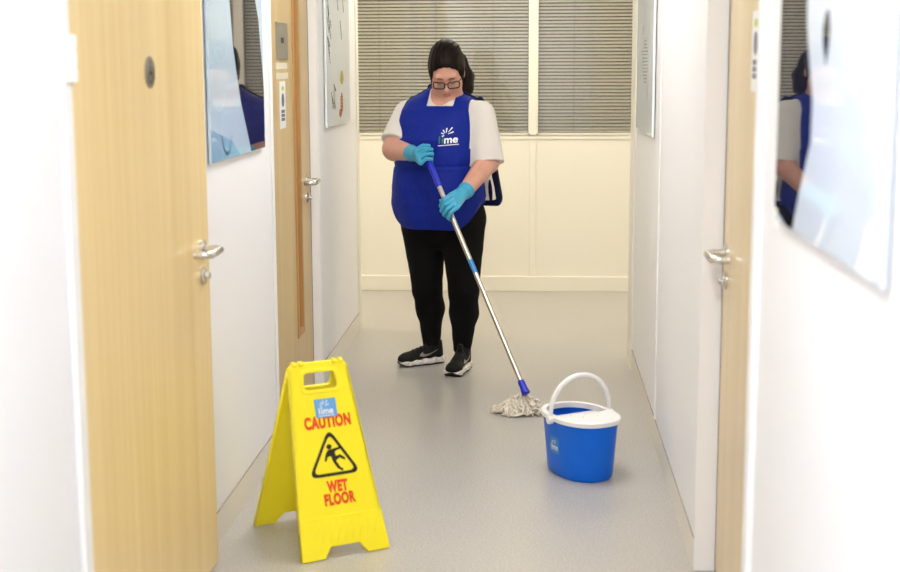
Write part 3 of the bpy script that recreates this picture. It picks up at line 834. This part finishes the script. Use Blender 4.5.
# ---- hands closed on the mop handle: axis up the handle, n to the front, s to picture right
AUP = -np.array(MD)
NF = V3(.07, -1, 0.0); NF = NF - AUP * (NF @ AUP); NF /= np.linalg.norm(NF)
SD = np.cross(NF, ZV); SD = SD - AUP * (SD @ AUP); SD /= np.linalg.norm(SD)
if SD[0] < 0: SD = -SD
def hand_points(G, W_, side, spread, droop):
    """side=-1: palm on picture left (right hand), +1: palm on picture right (left hand)"""
    L = lambda s, n, a: G + SD * (s * side) + NF * n + AUP * a
    fingers = []
    lens = (1.0, 1.08, 1.0, .82)
    for k, ln in enumerate(lens):
        a0 = spread * (1.5 - k)
        kn = L(.036, .022, a0 * 1.0 + droop * .3)
        p1 = L(.036 - .040 * ln, .0335, a0 - droop * .35)
        p2 = L(.036 - .064 * ln, .012, a0 - droop * .7)
        p3 = L(.036 - .056 * ln, -.012, a0 - droop * .8)
        fingers.append((kn, p1, p2, p3))
    th = (W_ * .45 + L(.03, -.012, spread * 1.2) * .55, L(.020, -.024, spread * 1.9), L(-.004, -.024, spread * 2.3), L(-.020, -.014, spread * 2.4))
    return fingers, th
GR = np.array(at(.030)); GL = np.array(at(.262))
HR = hand_points(GR, WRR, -1, .0245, .0); HL = hand_points(GL, WRL, 1, .0250, .026)
def hand(P, H_, W_, g=0.0):
    fs, th = H_; d = None
    for k, (kn, p1, p2, p3) in enumerate(fs):
        r = (.0106, .0110, .0106, .0096)[k] + g
        m = cone(P, W_ + (kn - W_) * .12 + AUP * (.012 * (1.5 - k)) * .6, kn, .0155 + g, .0125 + g)      # metacarpals make the palm
        d = m if d is None else smin(d, m, .014)
    fd = None
    for k, (kn, p1, p2, p3) in enumerate(fs):
        r = (.0106, .0110, .0106, .0096)[k] + g
        c = np.minimum(np.minimum(cone(P, kn, p1, r + .001, r), cone(P, p1, p2, r, r - .0006)), cone(P, p2, p3, r - .0006, r - .0016))
        fd = c if fd is None else np.minimum(fd, c)
    d = smin(d, fd, .003)
    t = np.minimum(np.minimum(cone(P, th[0], th[1], .0145 + g, .0115 + g), cone(P, th[1], th[2], .0112 + g, .0104 + g)), cone(P, th[2], th[3], .0104 + g, .0086 + g))
    d = smin(d, t, .008)
    d = smin(d, cone(P, W_, (W_ + fs[1][0]) / 2, .031 + g, .024 + g), .015)
    return np.maximum(d, -cone(P, np.array(at(-.05)), np.array(at(.6)), .0178, .0178))

# ---- head
HC = V3(-.434, 6.815, 1.448)
pt, yw, rl = R(30), R(1), R(-3)
hf0 = V3(math.sin(yw), -math.cos(yw), 0); hl0 = V3(math.cos(yw), math.sin(yw), 0)
hF = hf0 * math.cos(pt) - ZV * math.sin(pt); hU = ZV * math.cos(pt) + hf0 * math.sin(pt)
hL_ = hl0 * math.cos(rl) - hU * math.sin(rl); hU = hU * math.cos(rl) + hl0 * math.sin(rl)
HM = np.stack([hL_, hF, hU], 0)          # rows: local axes in world
def to_head(P): return (P - HC) @ HM.T
def head_pt(x, y, z): return HC + hL_ * x + hF * y + hU * z
def head(P):
    Q = to_head(P)
    d = ell(Q, (0, -.012, .034), (.077, .096, .090))
    d = smin(d, ell(Q, (0, .034, -.030), (.068, .062, .086)), .03)
    for s in (-1, 1):
        d = smin(d, ell(Q, (s * .038, .054, -.038), (.033, .034, .036)), .02)
        d = smin(d, ell(Q, (s * .030, .040, -.078), (.036, .036, .032)), .02)
    d = smin(d, ell(Q, (0, .066, -.094), (.026, .024, .020)), .02)
    d = smin(d, ell(Q, (0, .020, -.108), (.056, .050, .034)), .03)
    d = smin(d, cone(Q, (-.036, .080, .024), (.036, .080, .024), .013, .013), .018)
    for s in (-1, 1):
        d = smax(d, -ell(Q, (s * .031, .108, .004), (.020, .018, .013)), .012)
        d = smin(d, ell(Q, (s * .031, .082, .003), (.0145, .0125, .0115)), .004)
    d = smin(d, cone(Q, (0, .090, .006), (0, .110, -.030), .0075, .0125), .010)
    for s in (-1, 1): d = smin(d, ell(Q, (s * .0125, .101, -.036), (.009, .010, .008)), .005)
    d = smin(d, ell(Q, (0, .092, -.060), (.022, .010, .014)), .012)
    d = smax(d, -cone(Q, (-.019, .1035, -.0615), (.019, .1035, -.0615), .0022, .0022), .004)
    for s in (-1, 1): d = smin(d, ell(Q, (s * .077, -.008, -.004), (.010, .020, .031)), .008)
    return d
NB = V3(-.447, 6.872, 1.315)
def body_sdf(P):
    d = smin(head(P), cone(P, head_pt(0, -.028, -.055), NB, .056, .066), .025)
    d = smin(d, torso(P, -.010), .04)
    for a_ in ((SHR, ELR, WRR), (SHL, ELL, WRL)): d = smin(d, arm(P, *a_), .03)
    for l_ in ((HPR, KNR, CFR, ANR), (HPL, KNL, CFL, ANL)): d = smin(d, leg(P, *l_, -.006), .025)
    d = smin(d, hand(P, HR, WRR, -.0022), .008); d = smin(d, hand(P, HL, WRL, -.0022), .008)
    return d
person = empty('person', (PO[0], PO[1], 0), 'person in blue tabard and black leggings mopping the corridor floor', 'person')
body_obj = sdf_mesh('body', body_sdf, (-.80, 6.30, .06), (-.13, 7.06, 1.60), .0042, M['skin'], person)

# ---- clothing
def wr(P, s, k): return s * (np.sin(P[:, 0] * 41 * k + P[:, 2] * 23 * k) + np.sin(P[:, 2] * 37 * k - P[:, 1] * 29 * k + 1.3) + np.sin(P[:, 0] * 17 * k - P[:, 2] * 61 * k + .4)) / 3
def shirt(P):
    u, v, z = to_body(P)
    d = torso(P, .003)
    d = np.maximum(d, np.maximum(.775 - z, z - 1.40))
    # round neck
    d = smax(d, -np.maximum(ell(np.stack([u, v, z], 1), (.010, .085, 1.352), (.060, .13, .060)), -.02 - v), .005)
    for (S_, E_, t, fl, tw) in ((SHR, ELR, .84, .026, .012), (SHL, ELL, 1.04, .024, .010)):
        ad = (E_ - S_) / np.linalg.norm(E_ - S_); end = S_ + (E_ - S_) * t
        sl = cone(P, S_ - ad * .0, S_ + (E_ - S_) * 1.2, .064 + tw * .3, .060 + fl)
        sl = smax(sl, (P - end) @ ad, .004)
        d = smin(d, sl, .03)
    bw = lambda u_, v_, z_: PO + LV * u_ + FV * v_ + ZV * z_
    d = smin(d, smax(cone(P, bw(.170, -.045, 1.06), bw(.205, -.045, .83), .05, .056), .835 - z, .004), .02)
    return d + wr(P, .0016, 1.0)
sdf_mesh('shirt', shirt, (-.82, 6.55, .76), (-.10, 7.10, 1.42), .0045, M['shirt'], person)
def leggings(P):
    z = P[:, 2]
    d = smin(leg(P, HPR, KNR, CFR, ANR, .0), leg(P, HPL, KNL, CFL, ANL, .0), .012)
    d = smin(d, np.maximum(torso(P, -.004), z - .86), .03)
    d = np.maximum(d, .088 - z)
    return d + wr(P, .0012, 1.6)
sdf_mesh('leggings', leggings, (-.76, 6.60, .08), (-.14, 7.10, .90), .005, M['leggings'], person)

def tabard_region(P):
    """<0 inside the cloth area: hem, neckline, armholes and side slits"""
    u, v, z = to_body(P); uc = u + .014
    hem = .700 + .12 * np.clip((np.abs(uc) - .115) / .115, 0, 1.3) ** 2.4
    hem = np.where(v > -.02, hem, hem + .06)
    r = hem - z
    fr = v > -.03
    # neckline: squarish scoop in front, higher at the back
    nz = np.where(fr, 1.292, 1.345); nk = np.maximum(np.abs(u - .016) - .066, nz - z)
    r = smax(r, -nk, .012)
    # armhole
    hw = np.where(z > 1.09, .186 - .02 * np.clip((z - 1.18) / .12, 0, 1), .30)
    ah = np.abs(uc) - hw
    r = np.maximum(r, np.where(z > 1.09, ah, -1))
    r = smax(r, z - 1.40, .002)
    return r
def tab_off(P):
    u, v, z = to_body(P)
    flare = .010 + .018 * np.clip((1.02 - z) / .28, 0, 1)
    seam = -.0035 * np.exp(-((z - 1.005 - .02 * u) / .007) ** 2)
    fold = .0055 * np.sin(u * 34 + 2.2 * np.sin(z * 7)) * np.clip((1.0 - z) / .25, 0, 1) + .003 * np.sin(u * 22 - z * 26 + .5) * np.clip((z - 1.0) / .1, 0, 1)
    d = torso(P, .0)
    return d - flare - seam - fold
def front_tab(P):
    u, v, z = to_body(P); d = tab_off(P)
    d = smax(d, -(d + .011), .002)
    side = -.035 + .0 * z
    return smax(smax(d, tabard_region(P), .004), np.where(z < 1.24, side - v, -1), .004)
def back_tab(P):
    u, v, z = to_body(P); d = tab_off(P) - .010
    d = smax(d, -(d + .010), .002)
    side = -.062
    d = smax(smax(d, tabard_region(P), .004), np.where(z < 1.24, v - side, v + .02), .004)
    bw = lambda u_, v_, z_: PO + LV * u_ + FV * v_ + ZV * z_
    f1 = smax(cone(P, bw(.195, -.09, 1.04), bw(.225, -.09, .84), .050, .056), np.maximum(v + .072, .80 - z), .004)
    f2 = cone(P, bw(.165, -.10, 1.315), bw(.232, -.10, 1.19), .018, .024)
    return smin(d, smin(f1, f2, .01), .015)
tab = sdf_mesh('tabard', front_tab, (-.76, 6.52, .66), (-.16, 7.06, 1.42), .004, M['tabard'], person)
btab = sdf_mesh('tabard_back', back_tab, (-.80, 6.60, .66), (-.12, 7.14, 1.42), .0045, M['tabard_shade'], person)
# dark strip painting the shade of the shirt slit at the hip
MB().tube([Vector(PO + LV * (.245 + .004 * t) + FV * (.004 - .01 * t) + ZV * (.935 - .10 * t)) for t in (0, .3, .6, 1)], [.004, .009, .010, .007], 8).build('slit_shade', M['tabard_shade'], person, True)

# logo on the chest
ttree = BVHTree.FromPolygons([v_.co.copy() for v_ in tab.data.vertices], [tuple(p.vertices) for p in tab.data.polygons])
lc = V3(-.462, 6.5, 1.148)
def on_chest(c, off):
    o_ = Vector(lc) + Vector(LV) * c.x + Vector((0, 0, c.y + c.x * .08))
    hit = ttree.ray_cast(o_ - Vector(FV) * -.3, -Vector(FV))
    p_ = hit[0] if hit[0] else o_
    return p_ + Vector(FV) * off
def dense(me, cuts=1):
    bm = bmesh.new(); bm.from_mesh(me); bmesh.ops.triangulate(bm, faces=bm.faces); bmesh.ops.subdivide_edges(bm, edges=[e for e in bm.edges if e.calc_length() > .012], cuts=4); bm.to_mesh(me); bm.free(); return me
li, wh = logo_shapes(.094)
link_mesh('logo_green_letters', place(dense(li), lambda c: on_chest(c, .0035)), M['green_print'], tab)
link_mesh('logo_white_letters', place(dense(wh), lambda c: on_chest(c, .0035)), M['white_print'], tab)

# gloves: hand shape plus a cuff that ends cleanly over the wrist
def glove(P, H_, W_, E_):
    ad = (E_ - W_) / np.linalg.norm(E_ - W_)
    cuff = cone(P, W_ - ad * .01, W_ + ad * .024, .036, .043)
    cuff = smax(cuff, (P - (W_ + ad * .014)) @ ad, .003)
    return smin(hand(P, H_, W_, .0), cuff, .012) + wr(P, .0006, 3.0)
for H_, W_, E_ in ((HR, WRR, ELR), (HL, WRL, ELL)):
    pts_ = np.array([p for f_ in H_[0] for p in f_] + list(H_[1]) + [W_])
    sdf_mesh('glove', lambda P: glove(P, H_, W_, E_), pts_.min(0) - .06, pts_.max(0) + .06, .0026, M['glove'], person)

# hair: cap drawn back to a ponytail
PT = [V3(-.420, 6.895, 1.545), V3(-.388, 6.935, 1.495), V3(-.356, 6.925, 1.425), V3(-.348, 6.90, 1.375), V3(-.392, 6.885, 1.315)]
PR = [.044, .046, .046, .036, .020]
def hair(P):
    Q = to_head(P)
    d = ell(Q, (0, -.014, .036), (.0905, .108, .1035))
    d = smin(d, ell(Q, (0, -.045, .095), (.060, .060, .052)), .04)
    d = smax(d, -np.maximum(ell(Q, (0, .125, -.040), (.080, .120, .26)), Q[:, 2] - .075 + 9 * Q[:, 0] ** 2), .010)
    d = smax(d, -(Q[:, 2] + .055 + Q[:, 1] * .55), .02)
    d = smax(d, Q[:, 1] - .088, .01)
    p = None
    for k in range(len(PT) - 1):
        c = cone(P, PT[k], PT[k + 1], PR[k], PR[k + 1]); p = c if p is None else smin(p, c, .02)
    d = smin(d, p, .03)
    # wisps beside the cheeks
    for s in (-1, 1): d = smin(d, cone(Q, (s * .074, .030, .03), (s * .073, .034, -.045), .012, .004), .012)
    return d + .0012 * np.sin(Q[:, 0] * 240 + 4 * np.sin(Q[:, 1] * 30))
sdf_mesh('hair', hair, (-.56, 6.66, 1.27), (-.24, 7.02, 1.64), .0036, M['hair'], person)
# face details, laid on the skin
btree = BVHTree.FromPolygons([v_.co.copy() for v_ in body_obj.data.vertices], [tuple(p.vertices) for p in body_obj.data.polygons])
def on_face_tube(name, pts, r, m, n=8): return MB().tube([Vector(head_pt(*p)) for p in pts], r, n).build(name, m, person, True)
def skin_tube(name, pts, r, m, n=6):
    out = []
    for x, z in pts:
        h_ = btree.ray_cast(Vector(head_pt(x, .2, z)), Vector(-hF)); out.append((h_[0] if h_[0] else Vector(head_pt(x, .09, z))))
    return MB().tube(out, r, n).build(name, m, person, True)
for s in (-1, 1):
    skin_tube('eyebrow', [(s * .013, .0215), (s * .026, .0245), (s * .038, .0240), (s * .050, .0190)], [.0022, .0032, .0030, .0014], M['hair_thin'])
    skin_tube('eyelash_line', [(s * .018, -.003), (s * .025, -.0055), (s * .032, -.006), (s * .039, -.005), (s * .046, -.001)], [.001, .0022, .0024, .0022, .001], M['eye'])
skin_tube('upper_lip', [(-.025, -.0605), (-.012, -.0590), (-.004, -.0575), (0, -.0585), (.004, -.0575), (.012, -.0590), (.025, -.0605)], [.0012, .0030, .0036, .0034, .0036, .0030, .0012], M['lip'])
skin_tube('lower_lip', [(-.020, -.0635), (-.009, -.0665), (0, -.0672), (.009, -.0665), (.020, -.0635)], [.0014, .0038, .0046, .0038, .0014], M['lip'])
# glasses: rims, bridge, temples, lenses
gl = None
rim_pts = []
for s in (-1, 1):
    lp = rounded([(s * .0355 - .026, -.020), (s * .0355 + .027, -.020), (s * .0355 + .0295, .015), (s * .0355 - .027, .015)], .014, 5)
    wrapf = lambda x, y: (x, .114 - .35 * abs(x) ** 1.2 * .9, y - .002)
    P3 = [Vector(head_pt(*wrapf(x, y))) for x, y in lp]
    o = MB().tube(P3, .0032, 8, closed=True).build('glasses_rim', M['frame'], person, True)
    pydata('lens', [p for p in P3], [tuple(range(len(P3)))], M['lens'], o).modifiers.new('thickness', 'SOLIDIFY').thickness = .0008
    e_ = (s * .063, .095, .010)
    on_face_tube('glasses_temple', [e_, (s * .074, .078, .011), (s * .082, .0, .008), (s * .082, -.012, -.004)], .0022, M['frame'])
on_face_tube('glasses_bridge', [(-.008, .112, .004), (0, .1155, .007), (.008, .112, .004)], .0024, M['frame'])

# ---- trainers
def shoe(heel, toe, side_show):
    heel = np.array(heel); toe = np.array(toe); fw = (toe - heel) / np.linalg.norm(toe - heel); lt = np.cross(ZV, fw); LN = np.linalg.norm(toe - heel)
    k = LN / .26
    loc = lambda P: np.stack([(P - heel) @ fw / k, (P - heel) @ lt, P[:, 2]], 1)
    def outline(Q, g):
        flat = Q.copy(); flat[:, 2] = 0
        d = smin(cone(flat, (.036, 0, 0), (.10, 0, 0), .034 + g, .034 + g), cone(flat, (.10, 0, 0), (.212, .004, 0), .035 + g, .043 + g), .03)
        return d
    def sole(P):
        Q = loc(P); top = .036 - .010 * np.clip((Q[:, 0] - .05) / .2, 0, 1) + .003 * np.sin(Q[:, 0] * 120)
        bot = .007 + .022 * np.clip((Q[:, 0] - .215) / .045, 0, 1) ** 2
        return smax(outline(Q, .004 + .002 * np.sin(Q[:, 0] * 95) - .25 * np.clip(.012 - Q[:, 2], 0, 1)), np.maximum(Q[:, 2] - top, bot - Q[:, 2]), .006)
    def outs(P):
        Q = loc(P); lift = .022 * np.clip((Q[:, 0] - .215) / .045, 0, 1) ** 2
        return smax(outline(Q, .001), np.maximum(Q[:, 2] - .0095 - lift, .0008 + lift - Q[:, 2]), .002)
    def upper(P):
        Q = loc(P)
        d = smin(cone(Q, (.040, 0, .045), (.05, 0, .105), .033, .037), cone(Q, (.07, 0, .066), (.205, .003, .036), .038, .030), .03)
        d = smin(d, ell(Q, (.205, .004, .034), (.052, .041, .028)), .02)
        d = smin(d, cone(Q, (.07, 0, .105), (.095, 0, .125), .030, .016), .02)
        d = smax(d, outline(Q, -.0005 + .0), .008)
        d = smax(d, np.maximum(.024 - Q[:, 2], Q[:, 2] - .135 + .25 * np.clip(.085 - Q[:, 0], 0, .06)), .006)
        return d
    lo = np.minimum(heel, toe) - V3(.09, .09, .01); hi = np.maximum(heel, toe) + V3(.09, .09, .16); lo[2] = -.012
    up_ = sdf_mesh('shoe', upper, lo, hi, .0036, M['shoe'], person)
    s_ = sdf_mesh('sole', sole, lo, hi, .0036, M['sole'], up_); sdf_mesh('outsole', outs, lo, hi, .0034, M['outsole'], up_)
    tr = BVHTree.FromPolygons([v_.co.copy() for v_ in up_.data.vertices], [tuple(p.vertices) for p in up_.data.polygons])
    for j in range(4):
        x = (.105 + .021 * j) * k; pts_ = []
        for y in np.linspace(-.026, .026, 7):
            o_ = heel + fw * x + lt * y + ZV * .25; h_ = tr.ray_cast(Vector(o_), Vector((0, 0, -1)))
            if h_[0]: pts_.append(h_[0] + Vector((0, 0, .001)))
        if len(pts_) > 2: MB().tube(pts_, .0030, 6).build('lace', M['outsole'], up_, True)
    # side mark
    sw_ = [(.055, .050), (.075, .044), (.105, .050), (.160, .078), (.112, .060), (.085, .057), (.072, .062), (.076, .070), (.060, .060)]
    me = dense(flat_shape([[(.205 - p[0], p[1]) for p in sw_][::-1]]))
    def on_side(c):
        o_ = heel + fw * c.x * k + lt * side_show * .2 + ZV * c.y; h_ = tr.ray_cast(Vector(o_), Vector(-lt * side_show))
        return (h_[0] if h_[0] else Vector(o_ - lt * side_show * .165)) + Vector(lt * side_show) * .0015
    link_mesh('side_mark', place(me, on_side), M['plate'], up_)
shoe((-.462, 6.930, 0), (-.690, 6.805, 0), 1)
shoe((-.340, 6.825, 0), (-.412, 6.563, 0), 1)
